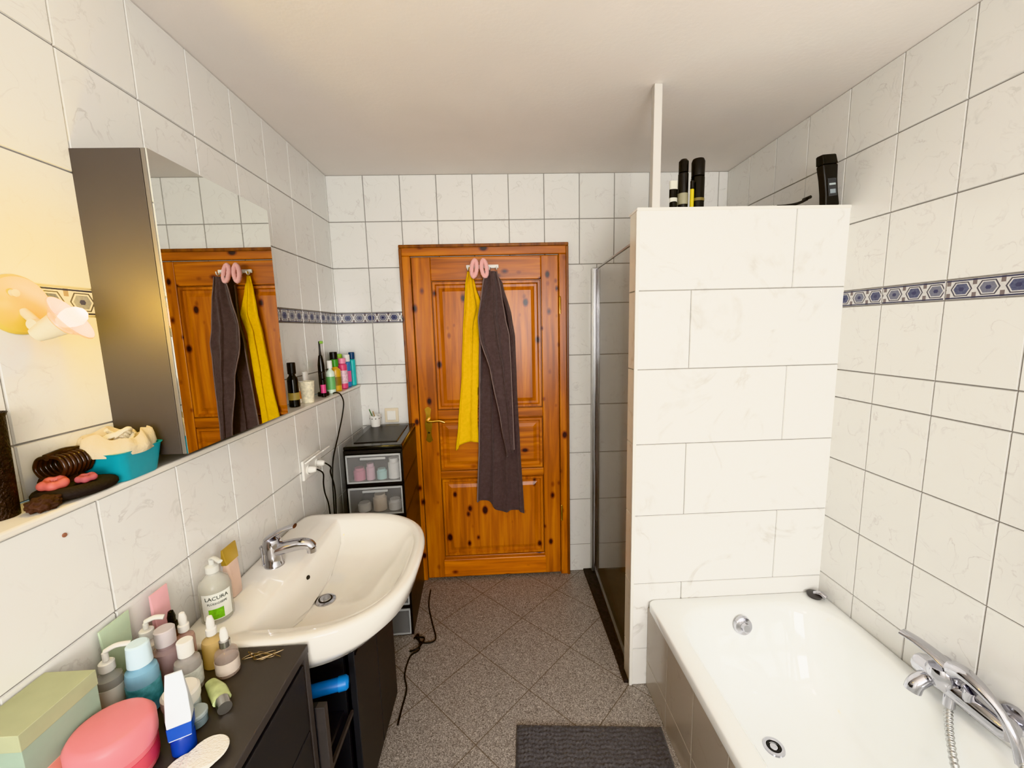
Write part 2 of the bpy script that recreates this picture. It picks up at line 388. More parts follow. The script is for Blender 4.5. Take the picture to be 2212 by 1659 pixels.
vs=[(hx-w_,yf-.030,z) for w_,z in pl]+[(hx+w_,yf-.030,z) for w_,z in pl][::-1]
vb=[(a,yf-.023,c) for a,_,c in vs]; n=len(vs)
hp=mk('door_handle',vs+vb,[list(range(n)),list(range(n,2*n))[::-1]]+[[i,(i+1)%n,n+(i+1)%n,n+i] for i in range(n)],m_brass,d)
tube('handle_lever',[(hx,yf-.028,1.02),(hx,yf-.065,1.02),(hx+.02,yf-.072,1.02),(hx+.07,yf-.072,1.022),(hx+.10,yf-.07,1.012)],.0075,m_brass,hp)
lathe('keyhole',[(0,0),(.006,0),(.006,.003),(0,.003)],m_black,hp,(hx,yf-.030,.945),axis=(0,-1,0),seg=12)
for zz in (1.62,.36): lathe('hinge',[(0,0),(.007,0),(.007,.09),(.004,.1),(0,.1)],m_brass,d,(.378,yf-.03,zz),seg=12)
hr=thing('hook_rail','white plastic over-door rail with small hooks','hook rail',(-.06,yf-.04,1.875))
box('rail',(-.150,yf-.038,1.882),(.032,yf-.026,1.902),m_wplast,hr,.003)
for i in range(5):
    xx=-.14+i*.04
    tube('hook',[(xx,yf-.037,1.887),(xx,yf-.05,1.872),(xx,yf-.066,1.874),(xx,yf-.07,1.888)],.0035,m_wplast,hr,seg=8)
for i,xx in enumerate((-.103,-.048)):
    pts=[(xx+.014*math.cos(a)+(.004*math.sin(a) if i==0 else -.004*math.sin(a)),yf-.094+.008*math.sin(a),1.874+.044*math.sin(a)) for a in [k*math.pi/4 for k in range(8)]]
    vs,fs=tubeg(pts,.0115,seg=14,k=8,closed=True)
    vs=[v+Vector((noise.noise(v*220),noise.noise(v*220+Vector((5,5,5))),noise.noise(v*220+Vector((9,1,5)))))*.0025 for v in vs]
    o=mk('scrunchie',vs,fs,m_pink,smooth=True); setlab(o,'fluffy pink hair ring hanging from the white rail','scrunchie','pink fluffy rings on the hook rail')
# ------------------------------------------------------------ towels
def towel(name,label,prof,y0,folds,amp,mat,botslope,seed,hemmat,front=None):
    t_=thing(name,label,'towel',((prof[-1][1]+prof[-1][2])/2,y0,prof[-1][0]))
    def sheet(nm,prof,y0,folds,amp,botslope,seed,mat):
        ns,nt=80,90; vs=[];fs=[]
        z0,z1=prof[0][0],prof[-1][0]
        for j in range(nt+1):
            t=j/nt; z=z0+(z1-z0)*t
            for a,b in zip(prof,prof[1:]):
                if a[0]>=z-1e-9>=b[0]-1e-6:
                    k=(a[0]-z)/(a[0]-b[0]); k=k*k*(3-2*k)*.4+k*.6; xl=a[1]+(b[1]-a[1])*k; xr=a[2]+(b[2]-a[2])*k; break
            for i in range(ns+1):
                s=i/ns
                ph=s*folds*2*math.pi+seed+.9*math.sin(t*3.1+seed)+.5*math.sin(s*5+seed)
                A=amp*(.45+.55*math.sin(math.pi*min(1,t*1.6+.12)))
                w=math.sin(ph); w2=.35*math.sin(ph*2.3+t*4)
                x=xl+(xr-xl)*s+.012*math.cos(ph)*min(1,t*4)*(0 if i in(0,ns) else 1)*min(1,4*s*(1-s)*2)
                y=y0-A*(w+w2+1)*.6 - .004*noise.noise(Vector((x*30,z*12,seed)))
                vs.append((x,y,z+botslope(s)*t**2))
        for j in range(nt):
            for i in range(ns):
                a=j*(ns+1)+i; fs.append([a,a+1,a+ns+2,a+ns+1])
        o=mk(nm,vs,fs,mat,t_,True); m=o.modifiers.new('s','SOLIDIFY'); m.thickness=.006; m.offset=0
        return vs,ns,nt
    vs,ns,nt=sheet('cloth',prof,y0,folds,amp,botslope,seed,mat)
    tube('hem',[Vector(vs[j*(ns+1)])+Vector((0,-.002,0)) for j in range(3,nt+1,3)],.004,hemmat,t_,seg=6,k=2)
    if front:
        fv,fn,ft=sheet('front_fold',*front,mat)
        tube('hem',[Vector(fv[j*(fn+1)])+Vector((0,-.003,0)) for j in range(0,ft+1,3)],.0035,hemmat,t_,seg=6,k=2)
        tube('hem',[Vector(fv[j*(fn+1)+fn])+Vector((0,-.003,0)) for j in range(0,ft+1,3)],.0035,hemmat,t_,seg=6,k=2)
    tube('hanging_loop',[vs[ns//2],Vector(vs[ns//2])+Vector((0,0,.02)),Vector(vs[ns//2])+Vector((.004,0,.02)),vs[ns//2+1]],.0025,hemmat,t_,seg=6)
    return t_
towel('towel','yellow terry towel hanging from a hook on the pine door',[(1.865,-.142,-.124),(1.80,-.154,-.104),(1.66,-.166,-.066),(1.55,-.178,-.094),(1.3,-.196,-.104),(1.0,-.230,-.118),(.87,-.250,-.116)],yf-.036,1.8,.016,m_towy,lambda s:.03*math.sin(s*3)-.035*(1-s),.6,m_hemy)
towel('towel','dark aubergine-grey terry towel hanging from a hook on the pine door',[(1.862,-.050,.012),(1.80,-.060,.052),(1.62,-.064,.098),(1.5,-.084,.114),(1.2,-.098,.118),(.9,-.112,.128),(.51,-.136,.146)],yf-.036,3.3,.027,m_towg,lambda s:-.10*s+.02*math.sin(s*9),2.1,m_hem,
  front=([(1.858,-.045,.020),(1.75,-.064,.040),(1.6,-.090,.060),(1.5,-.085,.080),(1.3,-.03,.086),(1.0,.02,.09),(.8,.05,.092)],yf-.086,1.8,.018,lambda s:.04*s,.3))
# ------------------------------------------------------------ shower
sh=thing('shower_door','framed glass shower door with brushed aluminium profile','shower door',(.57,2.0,0))
def prism(name,a,b,th,z0,z1,mat,parent):
    a=Vector((a[0],a[1],0));b=Vector((b[0],b[1],0)); n=(b-a).normalized(); n=Vector((-n.y,n.x,0))*th/2
    q=[a-n,b-n,b+n,a+n]; vs=[(p.x,p.y,z0) for p in q]+[(p.x,p.y,z1) for p in q]
    return mk(name,vs,[[0,1,2,3],[4,5,6,7],[0,1,5,4],[1,2,6,5],[2,3,7,6],[3,0,4,7]],mat,parent)
prism('glass_panel',(.588,2.36),(.556,1.66),.006,.035,1.862,m_glass,sh)
box('wall_profile',(.563,2.345,.014),(.609,D-.005,1.874),m_alu,sh,.004)
box('profile_lip',(.574,2.325,.014),(.596,2.345,1.87),m_chrome,sh,.004)
box('end_profile',(.552,1.638,.014),(.566,1.662,1.87),m_alu,sh,.003)
prism('bottom_seal',(.588,2.36),(.556,1.66),.014,.014,.036,m_alu,sh)
prism('top_rail',(.588,2.36),(.556,1.66),.008,1.862,1.870,m_alu,sh)
m_mosaic=M('black_mosaic',(52,48,48),.5,var=.5,scale=60,bump=.3)
o=boxes('trim_5',[((.518,1.63,0),(.60,D-.005,.013)),((.516,1.552,0),(.536,1.63,.013))],m_mosaic); o['kind']='structure'
o=box('floor_shower',(.601,1.63,0),(XR-.004,D-.005,.008),M('dark_shower_floor',(70,62,58),.35,var=.3),bev=.001); o['kind']='structure'
# ------------------------------------------------------------ bathtub
bt=thing('bathtub','white enamelled built-in bathtub with tiled side panel','bathtub',(.98,.70,0))
cx_,cy_=.976,.696; hx_,hy_=.3695,.844; zr=.402
ic,icy=.986,.705
L=[rrect(cx_,cy_,hx_,hy_,.03,zr-.035),rrect(cx_,cy_,hx_,hy_,.03,zr-.006),rrect(cx_,cy_,hx_-.006,hy_-.006,.028,zr)]
for ins,rr,z,dy in((0,.17,zr,0),(.008,.17,zr-.003,0),(.018,.165,zr-.016,0),(.024,.16,zr-.04,-.004),(.038,.155,zr-.16,-.022),(.055,.15,zr-.27,-.045),(.080,.14,zr-.325,-.07),(.12,.11,zr-.345,-.085),(.20,.07,zr-.350,-.10)):
    L.append(rrect(ic,icy+dy,.322-ins,.785-ins-abs(dy)*.6,rr,z))
loft('tub_shell',L,m_enam,bt,ang=60)
ap=tilepanel((.612,0,0),(0,-1,0),(0,0,1),(-1,0,0),lines(-1.54+.0,.2,-1.54,.14),[0,.12,.366])
panelobj('side_panel',[ap],[m_apron,m_grout,m_border],None,bt)
lathe('overflow_cover',[(0,.016),(.02,.016),(.033,.012),(.037,0),(0,0)],m_chrome,bt,(.958,1.442,.340),axis=(0,-1,.25))
lathe('overflow_knob',[(.0,.03),(.013,.03),(.018,.016),(0,.016)],m_chrome,bt,(.958,1.442,.340),axis=(0,-1,.25),seg=8)
lathe('drain',[(0,.004),(.012,.005),(.014,.003),(.020,.002),(.024,.006),(.034,.006),(.036,0),(0,0)],m_chrome,bt,(.940,1.205,.0535))
lathe('drain_hole',[(.015,.0065),(.022,.0065),(.022,.001),(.015,.001)],m_black,bt,(.940,1.205,.0535),seg=24,caps=False)
# ------------------------------------------------------------ bath mixer
mx=thing('bath_mixer','chrome wall-mounted bath mixer tap with hand shower','mixer tap',(1.30,.97,.42))
tube('body',[(1.292,1.085,.485),(1.292,1.075,.485),(1.292,.86,.485),(1.292,.85,.485)],.031,m_chrome,mx,seg=24,smooth=False,rf=lambda t:.82 if t in(0,1) else 1)
for yy in (1.05,.885): lathe('wall_flange',[(0,0),(.036,0),(.034,.012),(.018,.018),(.018,.05),(0,.05)],m_chrome,mx,(1.347,yy,.485),axis=(-1,0,0))
lathe('cartridge',[(0,0),(.034,0),(.038,.02),(.036,.048),(.026,.062),(0,.066)],m_chrome,mx,(1.288,1.00,.485),axis=(-.35,.1,1))
tube('lever',[(1.272,.99,.550),(1.266,1.02,.562),(1.255,1.065,.572),(1.245,1.10,.574)],.023,m_chrome,mx,rf=lambda t:1-.25*t,flat=.42,seg=16)
tube('spout',[(1.29,1.035,.475),(1.265,1.038,.468),(1.240,1.04,.450),(1.232,1.04,.428)],.021,m_chrome,mx,seg=16)
lathe('hose_outlet',[(0,0),(.014,0),(.014,.04),(0,.04)],m_chrome,mx,(1.283,.985,.428))
tube('cradle',[(1.275,.935,.50),(1.265,.93,.525),(1.262,.925,.54)],.014,m_chrome,mx)
tube('hand_shower',[(1.276,.975,.552),(1.268,.945,.566),(1.264,.90,.560),(1.266,.86,.535),(1.27,.83,.49),(1.272,.815,.44)],.014,m_chrome,mx,seg=18,rf=lambda t:2.0-1.15*min(1,t*1.8),flat=.85)
def ribbed(name,pts,r,mat,parent): return tube(name,pts,r,mat,parent,k=40,seg=10,rf=lambda t:1+.12*math.sin(t*420))
ribbed('shower_hose',[(1.283,.985,.43),(1.268,.965,.375),(1.24,.92,.31),(1.20,.85,.25),(1.16,.75,.18),(1.12,.66,.12),(1.12,.58,.14),(1.18,.57,.25),(1.245,.67,.35),(1.268,.775,.39),(1.272,.815,.45)],.0095,m_alu,mx)
pg=thing('sink_plug','grey rubber bath plug with chrome knob','plug',(1.310,1.505,.402))
lathe('rubber_disc',[(0,0),(.024,0),(.028,.006),(.028,.012),(0,.015)],M('grey_rubber',(78,76,76),.35),pg,(1.302,1.505,.4025))
tube('knob',[(1.302,1.505,.415),(1.312,1.488,.425),(1.322,1.47,.418)],.010,m_chrome,pg)
# ------------------------------------------------------------ basin
ba=thing('washbasin','wide white ceramic wall-mounted washbasin','washbasin',(-.62,1.24,.65))
yc=1.243;xc=-.62
def dl(a,bk,b,z,n=2.7,cx=xc,cy=yc,nb=10,N=80):
    out=[]
    for k in range(N):
        t=2*math.pi*(k+.5)/N; s,c=math.sin(t),math.cos(t); nn=n if s>=0 else nb
        x=cx+(a*abs(s)**(2/nn) if s>=0 else -bk*abs(s)**(2/nn)); y=cy+b*math.copysign(abs(c)**(2/nn),c); out.append((x,y,z))
    return out
B=.175
L=[dl(.10,B,.18,.655),dl(.19,B,.24,.665),dl(.29,B,.31,.70),dl(.338,B,.337,.745),dl(.352,B,.344,.785),dl(.357,B,.347,.803),dl(.355,B-.001,.346,.813),dl(.348,B-.004,.341,.818),dl(.335,B-.01,.333,.817)]
L+=[dl(.322,.032,.300,.815,2.9,nb=9),dl(.315,.026,.294,.808,2.9,nb=9),dl(.300,.012,.282,.782,2.8,nb=7),dl(.265,-.005,.250,.738,2.6,nb=5)]
L+=[dl(.205,-.012,.19,.712,2.4,nb=4),dl(.13,.0,.11,.698,2.2,nb=2.5,cx=-.60,cy=1.238),dl(.058,.04,.055,.692,2,nb=2,cx=-.575,cy=1.23),dl(.025,.022,.024,.690,2,nb=2,cx=-.572,cy=1.225)]
loft('basin_bowl',L,m_ceram,ba,capstart=True,ang=70)
lathe('drain',[(0,.010),(.016,.010),(.018,.006),(.024,.006),(.031,.004),(.032,0),(0,0)],m_chrome,ba,(-.572,1.225,.690))
lathe('drain_gap',[(.0165,.0075),(.021,.0075),(.021,.004),(.0165,.004)],m_black,ba,(-.572,1.225,.690),seg=24,caps=False)
lathe('overflow_hole',[(0,0),(.006,0),(.006,.003),(0,.003)],m_black,ba,(-.626,1.235,.766),axis=(1,0,.5),seg=16,sy=1.4)
fa=thing('basin_faucet','chrome single-lever basin faucet','faucet',(-.725,1.235,.815))
fx,fy=-.725,1.235
lathe('body',[(0,0),(.029,0),(.029,.006),(.025,.012),(.023,.04),(.026,.06),(.028,.075),(.024,.09),(0,.096)],m_chrome,fa,(fx,fy,.815))
tube('spout',[(fx+.005,fy,.866),(fx+.045,fy,.876),(fx+.085,fy,.883),(fx+.112,fy,.880),(fx+.122,fy,.868)],.0165,m_chrome,fa,seg=16,rf=lambda t:1.3-.35*t)
lathe('aerator',[(0,0),(.014,0),(.014,.014),(0,.014)],m_chrome,fa,(fx+.120,fy,.855),seg=20)
tube('lever',[(fx-.012,fy,.905),(fx+.01,fy,.920),(fx+.045,fy,.936),(fx+.075,fy,.944)],.020,m_chrome,fa,flat=.45,seg=16,rf=lambda t:1-.35*t)
tube('pull_rod',[(fx-.032,fy-.005,.815),(fx-.032,fy-.005,.875)],.003,m_chrome,fa,seg=8,smooth=False)
lathe('rod_knob',[(0,0),(.006,.002),(.007,.008),(0,.014)],m_chrome,fa,(fx-.032,fy-.005,.872),seg=12)
# ------------------------------------------------------------ vanity
va=thing('vanity_cabinet','anthracite vanity cabinet with two doors below the basin','cabinet',(-.62,1.2,0))
boxes('body',[((-.795,.90,.06),(-.47,.918,.63)),((-.795,1.494,.06),(-.47,1.512,.63)),((-.795,.918,.06),(-.47,1.494,.078)),((-.795,.918,.06),(-.785,1.494,.63)),((-.795,1.1,.078),(-.48,1.115,.61)),((-.78,.918,.40),(-.49,1.1,.415)),((-.76,.93,0),(-.50,1.48,.06)),((-.795,1.115,.612),(-.47,1.494,.63))],m_grey2,va,.001)
for y0,y1 in((1.105,1.305),(1.309,1.510)):
    dr=box('door',(-.468,y0,.062),(-.448,y1,.628),m_grey2,va,.002)
    box('handle_edge',(-.449,y0+.002,.59),(-.443,y1-.002,.596),m_black,dr,.001)
boxes('shelf_edge',[((-.47,.900,.06),(-.448,.918,.63)),((-.47,.918,.40),(-.462,1.1,.415))],m_grey,va,.001)
rl=thing('foam_roll','bright blue foam roll poking out below the basin','foam roll',(-.55,.985,.60))
tube('roll_body',[(-.66,.955,.585),(-.455,1.015,.585)],.017,M('blue_plastic',(22,100,175),.4),rl,seg=20,smooth=False)
lathe('end_cap',[(0,0),(.019,0),(.019,.02),(.014,.026),(.009,.026),(.009,.018),(0,.018)],M('blue_cap',(30,118,190),.35),rl,(-.46,1.0135,.585),axis=(.96,.28,0))
# ------------------------------------------------------------ counter cabinet
cc=thing('side_cabinet','dark grey laminate cabinet crowded with toiletries','cabinet',(-.635,.5,0))
CZ=.812
box('top_board',(-.796,.22,CZ-.022),(-.468,.893,CZ),m_grey,cc,.002)
boxes('body',[((-.794,.225,.03),(-.488,.888,CZ-.022))],m_grey2,cc,.001)
for y0,y1 in((.24,.56),(.565,.87)):
  for z0,z1 in((.04,.40),(.405,.60),(.605,.775)):
    dr=box('drawer_front',(-.487,y0,z0),(-.471,y1,z1),m_grey2,cc,.002)
boxes('side_board',[((-.488,.875,.0),(-.470,.893,CZ-.022))],m_grey,cc,.001)
# ------------------------------------------------------------ mirror cabinet
mc=thing('mirror_cabinet','grey mirror cabinet with one large mirrored door','mirror cabinet',(-.83,1.22,1.262))
my0,my1,mz0,mz1=.965,1.436,1.268,1.950
box('body',(-.899,my0,mz0),(-.752,my1,mz1),M('taupe_side_panel',(74,68,66),.55,var=.04,scale=4),mc,.001)
box('door_board',(-.751,my0,mz0),(-.742,my1,mz1),m_strip,mc,.001)
box('mirror',(-.7415,my0+.001,mz0),(-.738,my1-.001,mz1),m_mirror,mc,.0003)
# ------------------------------------------------------------ wall lamp
wl=thing('wall_lamp','white wall spotlight with lit bulb','lamp',(-.899,.813,1.61))
m_lampw=M('lamp_white',(236,226,196),.3,var=.02)
lathe('wall_plate',[(0,0),(.056,0),(.056,.004),(.052,.009),(.03,.014),(0,.015)],M('lamp_plate_cream',(240,210,100),.3,var=.03),wl,(-.899,.815,1.612),axis=(1,0,0))
lathe('screw_knob',[(0,0),(.007,0),(.007,.008),(0,.009)],m_lampw,wl,(-.887,.80,1.632),axis=(1,0,0),seg=14)
tube('arm',[(-.887,.813,1.600),(-.872,.812,1.585),(-.858,.808,1.575)],.008,m_lampw,wl)
lathe('pivot',[(0,0),(.010,0),(.010,.028),(0,.028)],m_lampw,wl,(-.858,.796,1.574),axis=(0,1,0),seg=18)
ax=Vector((.66,.26,.42)).normalized(); s0=Vector((-.862,.802,1.553))
lathe('lamp_shade',[(0,0),(.013,.001),(.017,.015),(.022,.040),(.024,.045),(.020,.043),(.0,.038)],m_lampw,wl,s0,axis=ax)
lathe('shade_rim',[(.024,.044),(.034,.055),(.044,.062),(.047,.063),(.0455,.065),(.033,.058),(.022,.047)],M('amber_glass_rim',(250,214,110),.15,alpha=.5),wl,s0,axis=ax,caps=False)
lathe('light_bulb',[(0,.038),(.010,.045),(.016,.058),(.018,.070),(.014,.082),(.007,.088),(0,.089)],M('lit_bulb',(255,215,130),.3,emit=(255,206,84),es=10),wl,s0,axis=ax)
# ------------------------------------------------------------ socket, switch, cables
so=thing('wall_socket','white double wall socket with open hinged covers','socket',(XW,1.69,.995))
box('frame',(XW+.001,1.61,.950),(XW+.011,1.775,1.032),m_wplast,so,.003)
for yy in(1.652,1.732):
    lathe('socket_insert',[(0,0),(.021,0),(.021,.004),(.017,.004),(.016,0)],m_wplast,so,(XW+.011,yy,.985),axis=(1,0,0),seg=24)
    box('hinged_cover',(XW+.012,yy-.033,1.02),(XW+.018,yy+.033,1.075),m_wplast,so,.002,rot=Matrix.Rotation(math.radians(55),3,'Y'),piv=(XW+.014,yy,1.022))
    lathe('plug',[(0,0),(.015,0),(.014,.018),(.009,.03),(0,.03)],m_wplast,so,(XW+.013,yy,.985),axis=(1,0,0),seg=18)
sw=thing('light_switch','white square light switch','switch',(-.625,D-.004,1.05))
box('frame',(-.665,D-.014,1.01),(-.585,D-.004,1.095),m_cplast,sw,.003)
box('rocker',(-.65,D-.020,1.025),(-.60,D-.013,1.08),m_wplast,sw,.002)
def cable(lab,pts,r=.003):
    vs,fs=tubeg(pts,r,seg=8,k=8); o=mk('power_cord',vs,fs,m_rubber,smooth=True); setlab(o,lab,'cable'); return o
cable('thin black cord hanging from the ledge to the cabinet',[(-.815,2.03,1.246),(-.798,2.03,1.249),(-.786,2.05,1.235),(-.782,2.07,1.19),(-.788,2.05,1.12),(-.788,1.98,1.04),(-.788,1.90,.95),(-.788,1.87,.85),(-.782,1.85,.76),(-.785,1.84,.60)])
cable('black plug cord hanging from the wall socket',[(XW+.045,1.652,.985),(XW+.06,1.67,.96),(XW+.04,1.71,.90),(XW+.025,1.75,.84),(XW+.02,1.79,.76),(XW+.02,1.80,.60)])
cable('black plug cord hanging from the wall socket',[(XW+.045,1.732,.985),(XW+.06,1.75,.96),(XW+.04,1.79,.92),(XW+.035,1.83,.84),(XW+.03,1.84,.74),(XW+.03,1.81,.6)])
cable('black cord lying in loops on the terrazzo floor',[(-.43,2.25,.008),(-.42,2.12,.005),(-.38,1.98,.005),(-.345,1.86,.005),(-.40,1.84,.005),(-.445,1.87,.012),(-.44,1.90,.005),(-.43,1.87,.010),(-.415,1.80,.005),(-.45,1.76,.005),(-.455,1.66,.005),(-.43,1.58,.005),(-.43,1.49,.005),(-.43,1.42,.005)],.0035)
cable('black cord lying on the terrazzo floor',[(-.455,1.875,.005),(-.44,1.87,.013),(-.40,1.86,.013),(-.42,1.80,.013),(-.46,1.79,.005)],.004)
# ------------------------------------------------------------ drawer tower
TA=math.radians(3)
rz=Matrix.Rotation(TA,3,'Z'); tp=Vector((-.612,2.13,0))
tw=thing('drawer_tower','black plastic drawer tower with clear drawers','drawer tower',tuple(tp))
hxw,hyw=.138,.228
def tl(lo,hi): return (tp+Vector(lo),tp+Vector(hi))
a,b_=tl((-hxw,-hyw,.985),(hxw,hyw,1.005)); box('top_board',a,b_,m_blackg,tw,.006)
a,b_=tl((-.105,-.17,1.0),(.105,.17,1.009)); box('lid_inset',a,b_,m_black,tw,.004)
bl=[tl((-hxw,-hyw,0),(-hxw+.010,hyw,.985)),tl((hxw-.010,-hyw,0),(hxw,hyw,.985)),tl((-hxw,hyw-.01,0),(hxw,hyw,.985))]
for k in range(7): z=.985-.163*k; bl.append(tl((-hxw,-hyw,z-.018),(hxw,hyw,z)))
boxes('frame',bl,m_black,tw,.002)
q_=.128
for k in range(6):
    z1=.985-.163*k-.02; z0=z1-.14
    bx=[tl((-q_,-hyw-.006,z0),(q_,-hyw-.003,z1)),tl((-q_+.004,-hyw,z0),(-q_+.008,.2,z1-.02)),tl((q_-.008,-hyw,z0),(q_-.004,.2,z1-.02)),tl((-q_+.004,-hyw,z0),(q_-.004,.2,z0+.004))]
    dw=boxes('drawer',bx,m_clearb,tw,.001)
    boxes('drawer_rim',[tl((-q_,-hyw-.010,z1-.009),(q_,-hyw-.002,z1)),tl((-q_,-hyw-.010,z0),(q_,-hyw-.002,z0+.007)),tl((-q_,-hyw-.010,z0),(-q_+.007,-hyw-.002,z1)),tl((q_-.007,-hyw-.010,z0),(q_,-hyw-.002,z1))],m_clearr,dw,.001)
    boxes('drawer_handle',[tl((-.06,-hyw-.018,z1-.024),(.06,-hyw-.006,z1-.012))],m_clearr,dw,.003)
tw.rotation_euler=(0,0,TA)
def R6(x,y,z): return tp+rz@Vector((x,y,z))
for i,(x,y,z,r,h,c,nm,lb) in enumerate([(-.080,-.19,.83,.028,.06,(226,140,166),'cosmetic_jar','pink cosmetic jar inside a clear drawer'),(-.026,-.195,.83,.020,.08,(232,190,206),'cosmetic_bottle','pale pink cosmetic bottle inside a clear drawer'),(.026,-.19,.83,.024,.05,(180,226,224),'cosmetic_jar','pale turquoise jar inside a clear drawer'),(.085,-.185,.83,.028,.10,(244,244,242),'toilet_roll','white tissue roll inside a clear drawer'),(-.07,-.18,.667,.032,.04,(244,242,236),'cosmetic_bottle','white bottle inside a clear drawer'),(.005,-.18,.667,.033,.08,(240,222,200),'toilet_roll','cream tissue roll inside a clear drawer'),(.078,-.18,.667,.031,.05,(244,244,244),'cosmetic_jar','white jar inside a clear drawer')]):
    p=R6(x,y,z); o=lathe(nm,[(0,0),(r,0),(r,h*.75),(r*.8,h*.8),(r*.8,h),(0,h)],M('drawer_item%d'%i,c,.4),None,p); setlab(o,lb,'toiletry')
p=R6(-.075,.17,1.0095)
pt=thing('lace_pot','small white pot with scalloped lace rim','pot',p)
N=40
loops=[]
for r,z in((.0,0.0),(.024,0),(.029,.03),(.033,.06)): loops.append([(p.x+r*math.cos(2*math.pi*k/N),p.y+r*math.sin(2*math.pi*k/N),p.z+z+(0.006*abs(math.sin(k*math.pi/5)) if z>.05 else 0)) for k in range(N)])
loops.append([(p.x+.029*math.cos(2*math.pi*k/N),p.y+.029*math.sin(2*math.pi*k/N),p.z+.056) for k in range(N)])
loops.append([(p.x+.024*math.cos(2*math.pi*k/N),p.y+.024*math.sin(2*math.pi*k/N),p.z+.01) for k in range(N)])
loft('pot_body',loops,m_wplast,pt)
for k in range(10):
    a=2*math.pi*k/10; lathe('lace_hole',[(0,0),(.004,0),(.004,.001),(0,.001)],m_groutl,pt,(p.x+.0315*math.cos(a),p.y+.0315*math.sin(a),p.z+.048),axis=(math.cos(a),math.sin(a),-.1),seg=8)
tube('brush_stick',[(p.x-.005,p.y,p.z+.02),(p.x-.03,p.y-.005,p.z+.10)],.003,M('green_stick',(70,110,60),.5),pt,seg=8,smooth=False)
tube('brush_stick',[(p.x+.005,p.y,p.z+.02),(p.x-.015,p.y+.01,p.z+.085)],.003,M('tan_stick',(170,140,90),.5),pt,seg=8,smooth=False)
# ------------------------------------------------------------ bath mat
vs=[];fs=[];nx,ny=150,170
R=Matrix.Rotation(math.radians(-4.5),3,'Z'); c0=Vector((.29,1.02,0))
for side in(0,1):
  for j in range(ny+1):
    for i in range(nx+1):
        u=(i/nx-.5)*.56; v=(j/ny-.5)*.70
        e=min(i,nx-i,j,ny-j)
        z=.002 if side==0 else (.012+.006*abs(math.sin(u*math.pi/.014+(0.5*math.sin(v*300))))*abs(math.sin(v*math.pi/.016+.6*math.sin(u*90)))+.002*noise.noise(Vector((u*60,v*60,0))))*(.3+.7*min(1,e/3))
        p=R@Vector((u,v,0))+c0; vs.append((p.x,p.y,z))
W=nx+1;off=W*(ny+1)
for j in range(ny):
    for i in range(nx):
        a=j*W+i; fs.append([a,a+W,a+W+1,a+1]); fs.append([off+a,off+a+1,off+a+W+1,off+a+W])
for i in range(nx): fs.append([i,i+1,off+i+1,off+i]); a=ny*W+i; fs.append([a+1,a,off+a,off+a+1])
for j in range(ny): a=j*W; fs.append([a+W,a,off+a,off+a+W]); a=j*W+nx; fs.append([a,a+W,off+a+W,off+a])
o=mk('bath_mat',vs,fs,m_mat,smooth=True); setlab(o,'charcoal grey tufted chenille bath mat on terrazzo','bath mat')
# ------------------------------------------------------------ bottles
def cm(name,rgb,**k): return M(name,rgb,k.pop('rough',.35),**k)
def bottle(name,label,loc,parts,group=None,cat='bottle'):
    t=thing(name,label,cat,loc,group)
    for pn,prof,mat,*ex in parts:
        kw=ex[0] if ex else {}
        if pn=='label_band': kw=dict(kw,caps=False)
        lathe(pn,prof,mat,t,loc,**kw)
    return t
def cyl(r,z0,z1,e=.002): return [(0,z0),(r-e,z0),(r,z0+e),(r,z1-e),(r-e,z1),(0,z1)]
def band(r,z0,z1): return [(r,z0),(r+.0006,z0),(r+.0006,z1),(r,z1)]
def shoulder(r,h,nr,nh): return [(0,0),(r-.002,0),(r,.002),(r,h*.82),(r*.93,h*.9),(r*.6,h*.96),(nr,h),(nr,h+nh),(0,h+nh)]
zl=ZL+.0005; G='toiletries on the tiled ledge'
bottle('spray_can','black spray can with silver cap on the tiled ledge',(-.845,1.705,zl),[('body',shoulder(.021,.135,.012,.004),m_blackg),('cap',cyl(.016,.137,.185),m_black),('label_band',band(.0212,.03,.06),cm('gold_print',(170,150,90)))],G,'spray can')
bottle('cream_jar','white jar with orange label on the tiled ledge',(-.872,1.80,zl),[('body',cyl(.024,0,.075),cm('jar_white',(236,226,210))),('label_band',band(.024,.02,.055),cm('orange_print',(224,120,30))),('lid',cyl(.022,.076,.095),m_wplast)],G,'jar')
bottle('cup','cream cup with floral print on the tiled ledge',(-.833,1.80,zl),[('body',[(0,0),(.024,0),(.032,.095),(.029,.095),(.022,.008),(0,.008)],M('floral_cup',(232,224,198),.4,var=.22,scale=70))],G,'cup')
bottle('cream_tube','white cosmetic tube standing on its cap',(-.868,1.87,zl),[('cap',cyl(.019,0,.025),m_wplast),('body',[(.018,.025),(.019,.09),(.02,.13),(.0,.132)],m_wplast,{'sx':.5})],G,'tube')
t=bottle('electric_toothbrush','black electric toothbrush on a charging base',(-.842,1.985,zl),[('charger_base',cyl(.026,0,.018),m_black),('handle',[(0,.018),(.015,.018),(.0165,.06),(.0155,.15),(.009,.195),(0,.2)],m_blackg),('neck',[(.006,.195),(.0042,.22),(.004,.262),(0,.264)],m_black),('power_button',cyl(.006,.09,.1),m_wplast,{})],None,'toothbrush')
lathe('brush_head',[(0,0),(.007,0),(.007,.006),(.0065,.013),(0,.013)],cm('bristles',(150,200,90)),t,(-.838,1.985,zl+.258),axis=(1,0,0),seg=16)
bottle('mascara_tube','slim black tube with pink print',(-.822,1.94,zl),[('body',cyl(.011,0,.085),m_blackg),('cap',cyl(.0105,.086,.12),m_black),('label_band',band(.011,.02,.06),cm('pink_print',(220,90,140)))],G,'tube')
